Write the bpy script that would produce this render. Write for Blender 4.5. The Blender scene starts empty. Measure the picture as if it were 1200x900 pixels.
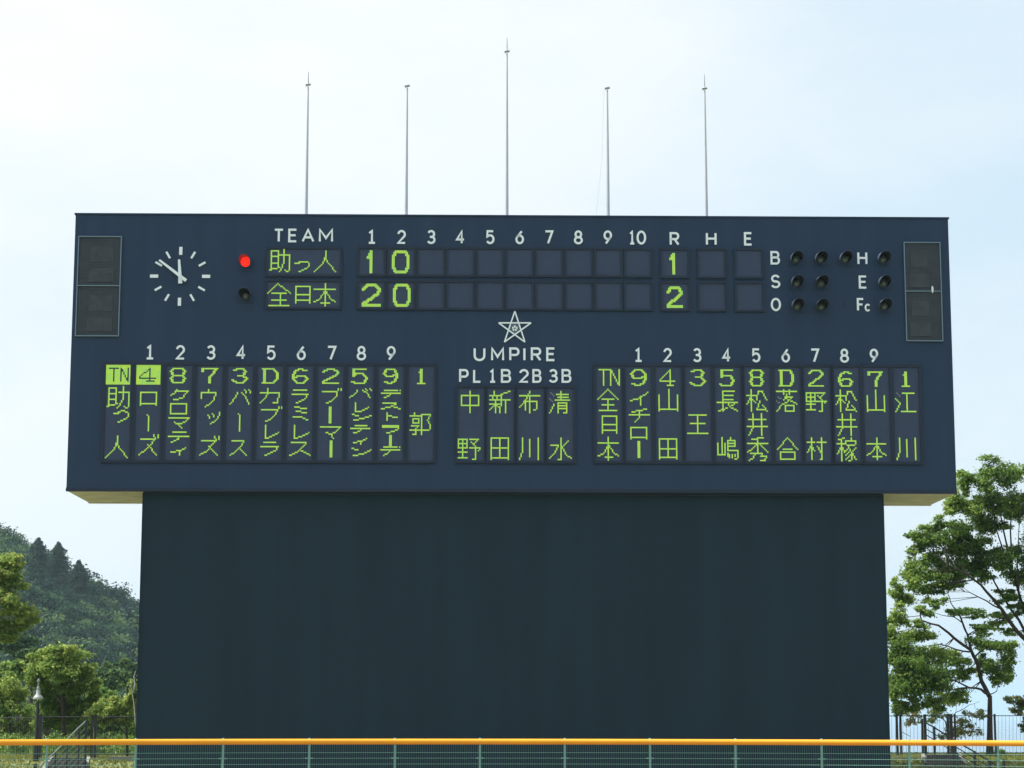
import bpy, math, random
import numpy as np
from mathutils import Vector, Matrix
S = bpy.context.scene
COL = S.collection
R = math.radians

# ------------------------------------------------------------------ camera
F, PIT, ROL, CZ = 2461.4, 0.15538, 0.001256, 2.6
cp, sp_, cr, sr = math.cos(PIT), math.sin(PIT), math.cos(ROL), math.sin(ROL)
r0 = Vector((1, 0, 0)); u0 = Vector((0, -sp_, cp)); fw = Vector((0, cp, sp_))
rv = r0 * cr + u0 * sr
uv = -r0 * sr + u0 * cr
cam = bpy.data.cameras.new('camera'); co = bpy.data.objects.new('camera', cam); COL.objects.link(co)
m = Matrix((rv, uv, -fw)).transposed().to_4x4(); m.translation = (0, 0, CZ)
co.matrix_world = m
cam.sensor_width = 36; cam.lens = F / 1200 * 36
cam.clip_start = 0.1; cam.clip_end = 60000
S.camera = co

# ------------------------------------------------------------------ light
SUN_EL, SUN_AZ = R(60), R(-86)      # azimuth from +y (behind the board) towards -x (left)
w = bpy.data.worlds.new('World'); S.world = w; w.use_nodes = True
nt = w.node_tree; nt.nodes.clear()
out = nt.nodes.new('ShaderNodeOutputWorld'); bg = nt.nodes.new('ShaderNodeBackground')
sky = nt.nodes.new('ShaderNodeTexSky'); sky.sky_type = 'NISHITA'; sky.sun_disc = False
sky.sun_elevation = SUN_EL; sky.sun_rotation = SUN_AZ
sky.air_density = 1.2; sky.dust_density = 2.5; sky.ozone_density = 1.0
geo = nt.nodes.new('ShaderNodeTexCoord')
dp = nt.nodes.new('ShaderNodeVectorMath'); dp.operation = 'DOT_PRODUCT'
dp.inputs[1].default_value = (math.sin(SUN_AZ)*math.cos(SUN_EL), math.cos(SUN_AZ)*math.cos(SUN_EL), math.sin(SUN_EL))
gr = nt.nodes.new('ShaderNodeMapRange'); gr.inputs['From Min'].default_value = .14; gr.inputs['From Max'].default_value = .55
gr.inputs['To Min'].default_value = 0; gr.inputs['To Max'].default_value = .95
ad = nt.nodes.new('ShaderNodeMath'); ad.operation = 'MULTIPLY_ADD'; ad.use_clamp = True; ad.inputs[1].default_value = .42
mp = nt.nodes.new('ShaderNodeMapping'); mp.inputs['Scale'].default_value = (1.0, 1.0, 2.2)
mp.inputs['Location'].default_value = (3.25, 0.0, 1.0)
nz = nt.nodes.new('ShaderNodeTexNoise'); nz.inputs['Scale'].default_value = 2.6; nz.inputs['Detail'].default_value = 7; nz.inputs['Roughness'].default_value = .55
rmp = nt.nodes.new('ShaderNodeMapRange'); rmp.inputs['From Min'].default_value = .44; rmp.inputs['From Max'].default_value = .64
rmp.inputs['To Min'].default_value = .0; rmp.inputs['To Max'].default_value = 1.0
mx = nt.nodes.new('ShaderNodeMix'); mx.data_type = 'RGBA'
mx.inputs[7].default_value = (6.3, 6.4, 6.45, 1)      # sunlit cloud, in the sky texture's own units
veil = nt.nodes.new('ShaderNodeMix'); veil.data_type = 'RGBA'; veil.inputs[0].default_value = .8   # thin high veil over the whole sky
veil.inputs[7].default_value = (4.45, 5.5, 6.2, 1)
L = nt.links.new
L(geo.outputs['Generated'], mp.inputs['Vector']); L(mp.outputs[0], nz.inputs['Vector']); L(nz.outputs[0], rmp.inputs[0])
L(geo.outputs['Generated'], dp.inputs[0]); L(dp.outputs['Value'], gr.inputs[0]); L(rmp.outputs[0], ad.inputs[0]); L(gr.outputs[0], ad.inputs[2]); L(ad.outputs[0], mx.inputs[0]); L(sky.outputs[0], veil.inputs[6]); L(veil.outputs[2], mx.inputs[6]); L(mx.outputs[2], bg.inputs[0])
bg.inputs[1].default_value = 0.10
L(bg.outputs[0], out.inputs[0])
sl = bpy.data.lights.new('sun', 'SUN'); sl.energy = 4.4; sl.angle = R(.6); sl.color = (1, .96, .89)
so = bpy.data.objects.new('sun', sl); COL.objects.link(so)
sd = Vector((math.sin(SUN_AZ) * math.cos(SUN_EL), math.cos(SUN_AZ) * math.cos(SUN_EL), math.sin(SUN_EL)))
so.rotation_euler = sd.to_track_quat('Z', 'Y').to_euler()
S.view_settings.view_transform = 'Standard'; S.view_settings.look = 'None'
S.view_settings.exposure = 0.7; S.view_settings.gamma = 1
S.cycles.max_bounces = 6; S.cycles.transparent_max_bounces = 8; S.cycles.volume_bounces = 1

# ------------------------------------------------------------------ helpers
def at(px, py, Y):
    """world point seen at photo pixel (1200x900) at forward distance Y"""
    d = rv * ((px - 600) / F) + uv * ((450 - py) / F) + fw
    return Vector((0, 0, CZ)) + d * (Y / d.y)

BX, BY, BYAW = 0.0292, 58.7236, 0.015573
BM = Matrix.Translation((BX, BY, 0)) @ Matrix.Rotation(BYAW, 4, 'Z')
BMi = BM.inverted()
def bp(px, py, b=0.0):
    """photo pixel -> scoreboard-local (a, z) on the plane at depth b"""
    o = BMi @ Vector((0, 0, CZ)); q = BMi @ at(px, py, 50)
    d = q - o; t = (b - o.y) / d.y; p = o + d * t
    return p.x, p.z

def mesh(name, V, Fc):
    me = bpy.data.meshes.new(name)
    me.from_pydata([tuple(v) for v in V], [], Fc); me.update()
    return me
class MB:
    def __init__(s): s.v = []; s.f = []; s.mi = []
    def add(s, V, Fc, mi=0):
        n = len(s.v); s.v += [tuple(v) for v in V]; s.f += [tuple(i + n for i in f) for f in Fc]; s.mi += [mi] * len(Fc)
    def box(s, x0, x1, y0, y1, z0, z1, mi=0, M=None):
        V = [Vector(p) for p in ((x0,y0,z0),(x1,y0,z0),(x1,y1,z0),(x0,y1,z0),(x0,y0,z1),(x1,y0,z1),(x1,y1,z1),(x0,y1,z1))]
        if M: V = [M @ p for p in V]
        s.add(V, [(0,3,2,1),(4,5,6,7),(0,1,5,4),(1,2,6,5),(2,3,7,6),(3,0,4,7)], mi)
    def tube(s, P, rad, n=8, mi=0, cap=True):
        P = [Vector(p) for p in P]; m_ = len(P)
        if not hasattr(rad, '__len__'): rad = [rad] * m_
        V = []
        for i, p in enumerate(P):
            t = (P[min(i+1, m_-1)] - P[max(i-1, 0)]).normalized()
            a = Vector((0, 0, 1)) if abs(t.z) < .9 else Vector((1, 0, 0))
            e1 = t.cross(a).normalized(); e2 = t.cross(e1)
            for k in range(n):
                g = 2 * math.pi * k / n
                V.append(p + (e1 * math.cos(g) + e2 * math.sin(g)) * rad[i])
        Fc = [(i*n+k, i*n+(k+1) % n, (i+1)*n+(k+1) % n, (i+1)*n+k) for i in range(m_-1) for k in range(n)]
        if cap: Fc += [tuple(range(n))[::-1], tuple((m_-1)*n+k for k in range(n))]
        s.add(V, Fc, mi)
    def lathe(s, prof, c, n=16, mi=0):
        c = Vector(c); V = [c + Vector((r*math.cos(2*math.pi*k/n), r*math.sin(2*math.pi*k/n), z)) for r, z in prof for k in range(n)]
        s.add(V, [(i*n+k, i*n+(k+1) % n, (i+1)*n+(k+1) % n, (i+1)*n+k) for i in range(len(prof)-1) for k in range(n)], mi)
    def ribbon(s, P, wd, y0, y1, mi=0, w2=None):
        """flat stroke in the x-z plane, front at y0, back at y1, mitred corners"""
        P = [Vector((p[0], 0, p[1])) for p in P]
        Q = [P[0]]
        for p in P[1:]:
            if (p - Q[-1]).length > 1e-5: Q.append(p)
        P = Q; n = len(P)
        if n < 2: return
        closed = (P[0] - P[-1]).length < 1e-4 and n > 3
        V = []
        for i in range(n):
            if closed: a, b = P[(i-1) if i else n-2], P[(i+1) if i < n-1 else 1]
            else: a, b = P[max(i-1, 0)], P[min(i+1, n-1)]
            d1 = (P[i]-a); d2 = (b-P[i])
            if d1.length < 1e-9: d1 = d2
            if d2.length < 1e-9: d2 = d1
            d1.normalize(); d2.normalize()
            n1 = Vector((-d1.z, 0, d1.x)); n2 = Vector((-d2.z, 0, d2.x)); nn = (n1+n2)
            if nn.length < .3: nn = n1
            nn.normalize(); k = 1 / max(.55, nn.dot(n1))
            ww = wd if w2 is None else wd + (w2-wd)*i/(n-1)
            o = nn * (ww/2*k)
            V += [P[i]+o+Vector((0,y0,0)), P[i]-o+Vector((0,y0,0)), P[i]+o+Vector((0,y1,0)), P[i]-o+Vector((0,y1,0))]
        Fc = []
        for i in range(n-1):
            j = 4*i
            Fc += [(j, j+4, j+5, j+1), (j+2, j, j+4, j+6)[::-1], (j+1, j+5, j+7, j+3)]
        if not closed: Fc += [(0, 1, 3, 2), tuple(4*(n-1)+k for k in (0, 2, 3, 1))]
        s.add(V, Fc, mi)
    def build(s, name, mats, parent=None, smooth=False, local=True):
        me = mesh(name, s.v, s.f)
        for m_ in (mats if isinstance(mats, (list, tuple)) else [mats]): me.materials.append(m_)
        me.polygons.foreach_set('material_index', s.mi)
        if smooth:
            me.polygons.foreach_set('use_smooth', [len(f) <= 4 for f in s.f])
            ed = set()
            for f in s.f:
                if len(f) > 4: ed |= {tuple(sorted((f[i], f[i-1]))) for i in range(len(f))}
            for e_ in me.edges:
                if tuple(sorted(e_.vertices)) in ed: e_.use_edge_sharp = True
        o = bpy.data.objects.new(name, me); COL.objects.link(o)
        if parent:
            o.parent = parent
        return o
def empty(name, loc=(0,0,0), rz=0):
    o = bpy.data.objects.new(name, None); COL.objects.link(o); o.location = loc; o.rotation_euler = (0,0,rz); o.empty_display_size = .3
    return o
def tag(o, label=None, cat=None, group=None, kind=None):
    for k, v in (('label', label), ('category', cat), ('group', group), ('kind', kind)):
        if v: o[k] = v
    return o
def copy_tree(o, parent=None):
    c = o.copy(); COL.objects.link(c); c.parent = parent
    for ch in list(o.children): copy_tree(ch, c)
    return c

# ------------------------------------------------------------------ materials
def mat(name, col, rough=.6, metal=0, noise=0, scale=3, bump=0, bscale=40, emit=None, es=0, col2=None, detail=5, spec=None, streak=None):
    M = bpy.data.materials.new(name); M.use_nodes = True; t = M.node_tree; b = t.nodes['Principled BSDF']
    b.inputs['Base Color'].default_value = (*col, 1); b.inputs['Roughness'].default_value = rough; b.inputs['Metallic'].default_value = metal
    if spec is not None: b.inputs['Specular IOR Level'].default_value = spec
    if noise or col2:
        tc = t.nodes.new('ShaderNodeTexCoord'); n = t.nodes.new('ShaderNodeTexNoise'); n.inputs['Scale'].default_value = scale; n.inputs['Detail'].default_value = detail
        rp = t.nodes.new('ShaderNodeValToRGB')
        c2 = col2 or tuple(min(1, c*(1+noise)) for c in col); c1 = col if col2 else tuple(c*(1-noise) for c in col)
        rp.color_ramp.elements[0].position = .32; rp.color_ramp.elements[1].position = .68
        rp.color_ramp.elements[0].color = (*c1, 1); rp.color_ramp.elements[1].color = (*c2, 1)
        if streak:      # rain streaks: the noise is drawn out downwards
            mp_ = t.nodes.new('ShaderNodeMapping'); mp_.inputs['Scale'].default_value = streak
            t.links.new(tc.outputs['Object'], mp_.inputs['Vector']); t.links.new(mp_.outputs[0], n.inputs['Vector'])
        else: t.links.new(tc.outputs['Object'], n.inputs['Vector'])
        t.links.new(n.outputs[0], rp.inputs[0]); t.links.new(rp.outputs[0], b.inputs['Base Color'])
    if bump:
        tc = t.nodes.new('ShaderNodeTexCoord'); n = t.nodes.new('ShaderNodeTexNoise'); n.inputs['Scale'].default_value = bscale; n.inputs['Detail'].default_value = 4
        bm = t.nodes.new('ShaderNodeBump'); bm.inputs['Strength'].default_value = bump; bm.inputs['Distance'].default_value = .02
        t.links.new(tc.outputs['Object'], n.inputs['Vector']); t.links.new(n.outputs[0], bm.inputs['Height']); t.links.new(bm.outputs[0], b.inputs['Normal'])
    if emit:
        b.inputs['Emission Color'].default_value = (*emit, 1); b.inputs['Emission Strength'].default_value = es
    return M
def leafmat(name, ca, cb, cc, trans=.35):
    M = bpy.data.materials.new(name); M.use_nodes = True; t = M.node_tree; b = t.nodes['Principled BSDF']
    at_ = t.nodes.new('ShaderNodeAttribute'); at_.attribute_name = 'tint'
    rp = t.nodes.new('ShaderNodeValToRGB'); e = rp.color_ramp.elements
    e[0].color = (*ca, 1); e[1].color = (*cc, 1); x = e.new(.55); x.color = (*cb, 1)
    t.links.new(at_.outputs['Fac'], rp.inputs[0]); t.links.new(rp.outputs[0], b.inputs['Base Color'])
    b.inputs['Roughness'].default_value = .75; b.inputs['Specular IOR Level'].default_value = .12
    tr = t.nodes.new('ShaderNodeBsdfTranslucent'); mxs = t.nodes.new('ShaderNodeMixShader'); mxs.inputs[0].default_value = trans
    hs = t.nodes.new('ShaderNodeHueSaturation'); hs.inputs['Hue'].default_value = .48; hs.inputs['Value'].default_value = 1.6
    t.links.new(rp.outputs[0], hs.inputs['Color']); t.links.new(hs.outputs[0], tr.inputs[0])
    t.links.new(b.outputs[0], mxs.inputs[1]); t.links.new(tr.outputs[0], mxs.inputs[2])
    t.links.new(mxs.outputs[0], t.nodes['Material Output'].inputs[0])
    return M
M_cab = mat('navy_cabinet_paint', (.0235, .0465, .096), .6, noise=.06, streak=(2.2, 2.2, .16), detail=7, scale=1, bump=.05, bscale=6, spec=.15)
M_wall = mat('dark_wall_paint', (.0155, .034, .052), .8, noise=.06, streak=(1.6, 1.6, .12), detail=7, scale=1, bump=.08, bscale=8, spec=.12)
M_soffit = mat('beige_soffit', (.66, .61, .66), .7, noise=.15, scale=1.5)
M_face = mat('display_face', (.046, .066, .122), .6, noise=.05, scale=6, spec=.15)
M_bezel = mat('display_bezel', (.012, .023, .050), .5, spec=.3)
M_white = mat('white_lettering', (.82, .92, 1.0), .5)
M_led = mat('lit_disc', (.26, .42, .06), .5, emit=(.36, .66, .045), es=.36)
def led_var():
    t = M_led.node_tree; b = t.nodes['Principled BSDF']
    tc = t.nodes.new('ShaderNodeTexCoord'); n = t.nodes.new('ShaderNodeTexNoise'); n.inputs['Scale'].default_value = 9; n.inputs['Detail'].default_value = 4
    rp = t.nodes.new('ShaderNodeValToRGB'); e = rp.color_ramp.elements
    e[0].position = .3; e[1].position = .7; e[0].color = (.20, .60, .14, 1); e[1].color = (.52, .70, .03, 1)
    t.links.new(tc.outputs['Object'], n.inputs['Vector']); t.links.new(n.outputs[0], rp.inputs[0]); t.links.new(rp.outputs[0], b.inputs['Emission Color'])
led_var()
M_dead = mat('dim_disc', (.20, .23, .26), .5)
M_pole = mat('pole_aluminium', (.52, .55, .60), .6, metal=0, noise=.06, scale=2)
M_rod = mat('rod_steel', (.35, .38, .42), .5, metal=.3)
M_hood = mat('lamp_hood_paint', (.040, .060, .105), .6)
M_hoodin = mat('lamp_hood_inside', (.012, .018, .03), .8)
M_lens = mat('unlit_lens', (.17, .20, .23), .4)
M_red = mat('red_lens_lit', (.7, .03, .02), .3, emit=(1, .022, .012), es=.8)
M_redglow = mat('hood_inside_red_glow', (.35, .05, .06), .5)  # lamp's red glow put into the colour of the hood's inside
M_frame = mat('grille_frame', (.15, .24, .33), .5)
M_grille = mat('grille_dark_mesh', (.032, .044, .066), .8, col2=(.050, .060, .078), scale=3)
M_box = mat('speaker_box_grey', (.052, .062, .082), .7, noise=.2, scale=4)
M_wire = mat('grille_wire', (.055, .075, .10), .6)
M_orange = mat('orange_rail_padding', (.86, .36, .008), .45, noise=.05, scale=1.2)
M_teal = mat('teal_green_steel', (.16, .36, .31), .45)
M_black = mat('black_steel', (.012, .013, .018), .5)
M_grey = mat('grey_galvanised_steel', (.19, .22, .24), .5, metal=.2)
M_conc = mat('pale_concrete', (.24, .235, .21), .85, noise=.15, scale=5, bump=.2)
M_stone = mat('step_stone', (.085, .08, .075), .85, noise=.25, scale=5, bump=.2)
M_bark = mat('bark', (.035, .026, .022), .9, noise=.35, scale=14, bump=.6, bscale=30)
M_paleb = mat('pale_dead_wood', (.45, .45, .42), .8, noise=.2, scale=9)
M_lampw = mat('lamp_shade_white', (.36, .38, .38), .4)
M_grass = mat('ground_grass', (.10, .125, .03), .9, col2=(.20, .21, .06), scale=.9, bump=.6, bscale=18)
M_dirt = mat('warning_track', (.20, .13, .08), .95, noise=.2, scale=3, bump=.3)
M_field = mat('field_turf', (.055, .10, .025), .9, noise=.2, scale=.6, bump=.4, bscale=30)

# ------------------------------------------------------------------ terrain, sea
SEA = -32.0
def smooth(e0, e1, x):
    t = np.clip((x-e0)/(e1-e0), 0, 1); return t*t*(3-2*t)
_xr = np.array([-1500, -700, -400, -260, -160, -122, -89, -60, -35, 20, 80, 1500.])
_zr = np.array([-60, 30, 88, 84, 57, 39.3, 22.2, 8, -3, -30, -45, -60.])
def terrain(x, y):
    x = np.asarray(x, float); y = np.asarray(y, float)
    base = .95*smooth(51.5, 54.5, y) + .30*smooth(60.2, 62.5, y)
    right = smooth(-38, 6, x + .02*(y-70))
    drop = smooth(70.5, 210, y) * (right*45 + (1-right)*3)
    z = base - drop
    ridge = np.interp(x, _xr, _zr)
    up = smooth(260, 500, y); dn = 1 - smooth(520, 900, y)
    hill = np.maximum(ridge, -40)
    z = np.where(y > 260, z*(1-up) + hill*up*dn + (1-dn)*(-50)*up, z)
    far = smooth(1000, 1500, np.hypot(x, y)); z = z*(1-far) - 50*far
    z = z + np.where(y > 90, np.sin(x*.11+y*.05)*np.cos(y*.09)*1.0*smooth(90, 200, y), 0)
    return z
def sheet(name, xs, ys, zf, m_):
    X, Y = np.meshgrid(xs, ys); Z = zf(X, Y); nx, ny = len(xs), len(ys)
    V = np.stack([X, Y, Z], -1).reshape(-1, 3)
    Fc = [(j*nx+i, j*nx+i+1, (j+1)*nx+i+1, (j+1)*nx+i) for j in range(ny-1) for i in range(nx-1)]
    me = mesh(name, V, Fc); me.materials.append(m_); me.polygons.foreach_set('use_smooth', [True]*len(Fc))
    o = bpy.data.objects.new(name, me); COL.objects.link(o); return o
xs = np.concatenate([np.linspace(-1600, -300, 20), np.linspace(-280, -40, 41), np.linspace(-36, 36, 73), np.linspace(40, 160, 18), np.linspace(200, 1600, 18)])
ys = np.concatenate([np.linspace(-1600, -60, 12), np.linspace(-40, 48, 12), np.linspace(50, 56, 13), np.linspace(58, 80, 23), np.linspace(84, 300, 40), np.linspace(310, 620, 40), np.linspace(650, 1600, 20)])
tag(sheet('ground', xs, ys, terrain, M_grass), kind='structure')
tag(sheet('field', np.linspace(-60, 60, 13), np.linspace(-40, 38, 9), lambda x, y: 0*x+.006, M_field), kind='structure')
tag(sheet('warning_track', np.linspace(-60, 60, 13), np.linspace(38, 51, 5), lambda x, y: 0*x+.006, M_dirt), kind='structure')
M_sea = bpy.data.materials.new('sea_water'); M_sea.use_nodes = True
t = M_sea.node_tree; b = t.nodes['Principled BSDF']; b.inputs['Base Color'].default_value = (.05, .10, .16, 1); b.inputs['Roughness'].default_value = .12
tc = t.nodes.new('ShaderNodeTexCoord'); n = t.nodes.new('ShaderNodeTexNoise'); n.inputs['Scale'].default_value = .06; n.inputs['Detail'].default_value = 6
bm_ = t.nodes.new('ShaderNodeBump'); bm_.inputs['Strength'].default_value = .5; bm_.inputs['Distance'].default_value = 1.0
t.links.new(tc.outputs['Object'], n.inputs['Vector']); t.links.new(n.outputs[0], bm_.inputs['Height']); t.links.new(bm_.outputs[0], b.inputs['Normal'])
tag(sheet('sea', np.linspace(-9000, 9000, 7), np.linspace(-2000, 12000, 7), lambda x, y: 0*x+SEA, M_sea), kind='structure')

# ------------------------------------------------------------------ backscreen wall
ZT, ZB, DEP = 14.0495+CZ, 6.1363+CZ, 3.5183
ZG = 1.25
wallE = empty('backscreen_wall', (BX, BY, ZG), BYAW)
tag(wallE, 'broad plain dark blue-green backscreen wall carrying the scoreboard', 'wall')
mb = MB(); mb.box(-10.386, 10.463, .25, 3.30, -.6, ZB-ZG-.002); mb.build('wall_slab', M_wall, wallE)
for k, sx in ((0, -1), (1, 1)):
    mb = MB(); x = -10.386 if sx < 0 else 10.463
    mb.box(x-.02, x+.02, .235, .30, -.5, ZB-ZG-.03); mb.build('corner_trim', M_wall, wallE)
mb = MB(); mb.box(-10.36, 10.43, .195, .247, ZB-ZG-.075, ZB-ZG-.004); mb.build('head_shadow_strip', M_bezel, wallE)  # dark strip standing in for the shadow line under the cabinet

# ------------------------------------------------------------------ scoreboard
sb = empty('scoreboard', (BX, BY, ZB), BYAW)
tag(sb, 'wide navy baseball scoreboard with lit yellow-green line-up columns and a clock', 'scoreboard')
def lz(z): return z - ZB
W2 = 12.5; H = ZT - ZB
def mk_cab():
    mb = MB(); c = .012
    mb.box(-W2, W2, 0, DEP, .03, H); return mb.build('cabinet', M_cab, sb)
mk_cab()
mb = MB(); mb.box(-W2+.002, W2-.002, .09, DEP-.12, 0, .028); mb.build('soffit', M_soffit, sb)
mb = MB(); mb.box(-W2-.012, W2+.012, -.02, .088, -.02, .075); mb.build('bottom_trim', M_bezel, sb)
mb = MB(); mb.box(-W2-.012, W2+.012, DEP-.118, DEP+.02, -.02, .075); mb.build('rear_trim', M_soffit, sb)
mb = MB(); mb.box(-W2-.03, W2+.03, -.03, DEP+.03, H+.001, H+.045); mb.build('top_coping', M_cab, sb)
for x in np.linspace(-W2, W2, 11)[1:-1]:
    mb = MB(); mb.box(x-.015, x+.015, .3, DEP-.2, -.035, -.001); mb.build('soffit_batten', M_soffit, sb)

def rect(px0, py0, px1, py1, b=0):
    a0, z0 = bp(px0, py0, b); a1, z1 = bp(px1, py1, b)
    return a0, lz(z1), a1, lz(z0)

# --- lamp-disc characters, drawn on a dot grid
G = {
'助':'1,1 1,14;1,1 6,1 6,12;1,5 6,5;1,9 6,9;0,14 7,12;11,0 11,8 10,11 7,15;8,4 15,4 15,13 14,15 12,14',
'っ':'0,3 5,3;5,1 9,0 13,1 15,5 14,9 9,13 5,15','人':'8,0 8,3 7,7 4,11 0,15;7,5 10,9 15,15',
'全':'7,0 0,7;7,0 15,7;3,7 12,7;3,11 12,11;1,15 14,15;8,7 8,15','日':'0,0 0,15;0,0 15,0 15,15;0,7 15,7;0,13 15,13',
'本':'0,4 15,4;8,0 8,15;8,5 4,10 0,12;8,5 12,10 15,12;5,13 11,13',
'郭':'3,0 3,2;0,2 7,2;2,4 6,4 6,7 2,7 2,4;1,9 6,9 4,11 4,15 2,15;0,12 7,12;9,1 9,15;9,1 15,1 13,5 15,8 15,11 13,12 10,12',
'中':'0,3 15,3 15,10 0,10 0,3;8,0 8,15','野':'0,1 6,1 6,7 0,7 0,1;0,4 6,4;3,1 3,14;0,10 6,10;0,14 6,14;8,1 14,1 11,4;9,3 12,6;8,7 15,7 14,9;12,7 12,15 10,15',
'新':'3,0 3,2;0,3 7,3;2,4 2,5;5,4 5,5;0,6 7,6;0,9 7,9;4,6 4,15;3,10 0,13;5,10 7,12;15,0 9,2 9,8 8,12 7,15;9,6 15,6;12,6 12,15',
'田':'0,0 15,0 15,15;0,0 0,15;0,14 15,14;8,0 8,14;0,7 15,7','布':'0,3 15,3;7,0 5,5 0,11;4,7 4,13;4,7 13,7 13,12 11,13;8,4 8,15',
'川':'2,0 2,9 0,15;8,1 8,13;15,0 15,15','清':'~1,1 3,3;~0,5 2,7;3,9 2,12 0,15;5,2 14,2;6,4 14,4;4,6 15,6;9,0 9,6;6,8 6,15;6,8 13,8 13,15 11,15;6,10 13,10;6,12 13,12',
'水':'8,0 8,15 6,15;1,5 6,5 4,10 0,14;13,2 9,6;9,6 11,11 15,14','山':'8,0 8,14;0,4 0,15;15,4 15,15;0,14 15,14','王':'1,0 14,0;8,0 8,15;2,7 13,7;0,15 15,15',
'長':'4,0 4,15;4,0 13,0;4,3 12,3;4,6 12,6;0,9 15,9;1,15 7,13;7,9 10,12 15,15;13,10 10,12',
'嶋':'0,4 0,12 5,12;3,0 3,12;5,4 5,12;10,0 9,2;7,2 7,9;7,2 13,2 13,6 7,6;7,4 13,4;7,9 15,9 15,14 13,15;7,11 7,13;9,12 9,14;11,12 11,14;13,12 13,13',
'松':'0,4 6,4;3,0 3,15;3,5 0,10;3,6 6,9;9,1 8,5 7,7;9,1 12,1 13,4 15,7;10,8 9,11 7,14 13,14;12,11 15,15','井':'1,4 14,4;0,9 15,9;4,0 4,10 1,15;11,0 11,15',
'秀':'12,0 3,1;0,4 15,4;8,0 8,9;7,4 4,7 0,9;9,4 12,7 15,9;2,10 11,10;5,10 4,13 1,15;11,10 10,12 14,12 13,15 10,15',
'落':'0,1 15,1;5,0 5,3;10,0 10,3;~1,5 3,6;~0,8 2,9;3,11 0,15;8,3 5,7;7,5 12,5 9,8 4,10;8,6 15,10;6,11 13,11 13,15 6,15 6,11',
'合':'7,0 0,8;7,0 15,8;4,8 11,8;2,10 13,10 13,15 2,15 2,10','村':'0,3 6,3;3,0 3,15;3,4 0,10;3,6 6,9;8,3 15,3;12,0 12,15 10,15;8,6 10,10',
'稼':'6,0 1,1;0,4 6,4;3,1 3,15;3,5 0,10;3,6 6,9;11,0 11,1;7,2 15,2 15,4;7,2 7,4;8,5 14,5;10,5 7,8;9,6 11,10 11,14 9,15;10,8 7,11;11,10 7,14;15,7 12,9;12,9 15,14',
'江':'~1,1 3,3;0,5 2,7;3,9 2,12 0,15;5,1 14,1;9,1 9,15;4,15 15,15',
'ロ':'0,0 0,15;0,0 15,0 15,15;0,14 15,14','l':'3,0 8,2 8,15','ー':'8,0 8,15','ズ':'1,3 11,3 10,6 6,11 0,15;7,8 14,15;12,0 13,3;15,0 15,2','ス':'1,0 12,0 11,4 6,10 0,15;8,8 15,15',
'ク':'5,0 4,4 0,8;4,3 15,3 13,7 10,12 3,15','マ':'0,0 15,0 12,6 8,9;4,7 7,10 10,15','テ':'3,0 13,0;0,6 15,6;8,6 7,11 2,15','ィ':'15,0 9,6 0,10;9,6 9,15',
'ウ':'8,0 8,3;0,3 0,8;0,3 15,3 13,9 9,13 4,15','ッ':'0,3 2,7;6,1 8,6;15,0 14,7 10,12 4,15','バ':'5,3 4,8 0,15;9,3 12,8 14,15;11,0 12,3;14,0 15,3',
'カ':'6,0 6,6 4,11 0,15;0,4 15,4 14,15 10,15','ブ':'0,3 12,3 11,8 8,12 3,15;13,0 13,2;15,0 15,2','レ':'1,0 1,15;1,15 8,14 15,8','ラ':'2,0 13,0;0,5 15,5 12,10 4,15',
'ミ':'2,0 13,2;3,5 13,7;0,11 8,12 15,15','デ':'2,0 11,0;0,6 15,6;7,6 6,11 2,15;13,0 13,1;15,0 15,1','ト':'1,0 1,15;1,6 15,10','ン':'0,0 5,2;1,15 8,13 15,3',
'イ':'15,0 9,6 0,10;9,5 9,15','チ':'13,0 8,2 2,3;0,7 15,7;8,2 8,10 4,15',
'0':'3,0 12,0 15,3 15,12 12,15 3,15 0,12 0,3 3,0','r':'0,0 15,0;0,3 15,3 15,7 11,11 4,15','i':'0,4 12,0 12,15','1':'2,3 8,0 8,15;0,15 15,15','2':'0,3 4,0 11,0 15,3 14,6 0,14;0,15 15,15',
'3':'1,2 4,0 11,0 14,3 11,7 6,7;11,7 15,11 11,15 4,15 0,12','4':'10,0 0,10;0,11 15,11;10,0 10,15;7,15 14,15','5':'14,0 1,0 1,7 4,5 11,5 15,9 14,13 10,15 4,15 0,13',
'6':'13,1 8,0 3,1 0,6 0,11 4,15 11,15 15,11 12,7 5,7 0,10','7':'0,3 0,0 15,0 8,9 8,15','8':'3,0 12,0 15,3 12,7 3,7 0,3 3,0;3,7 0,11 3,15 12,15 15,11 12,7',
'9':'2,14 7,15 12,14 15,9 15,4 11,0 4,0 0,4 3,8 10,8 15,5','D':'2,0 2,15;0,0 11,0 15,4 15,11 11,15 0,15','t':'0,0 7,0;3,0 3,15;9,15 9,0 15,15 15,0',
}
def line(a, b):
    x0, y0 = a; x1, y1 = b; n = max(abs(x1-x0), abs(y1-y0))
    if n == 0: return {(x0, y0)}
    return {(int(math.floor(x0+(x1-x0)*k/n+.5)), int(math.floor(y0+(y1-y0)*k/n+.5))) for k in range(n+1)}
def raster(ch, x0, y0, x1, y1, bold=0):
    on, dim = set(), set()
    for st in G[ch].split(';'):
        tgt = dim if st[0] == '~' else on
        pts = [tuple(map(float, q.split(','))) for q in st.lstrip('~').split()]
        P = [(int(round(x0+(x1-x0)*a/15)), int(round(y0+(y1-y0)*c/15))) for a, c in pts]
        for a, c in zip(P, P[1:]): tgt |= line(a, c)
    if bold == 1:   # verticals two discs wide
        on |= {(x+1, y) for x, y in on}
    if bold == 2:
        on |= {(x+1, y) for x, y in on}; on |= {(x, y+1) for x, y in on}
    return on, dim-on
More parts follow.
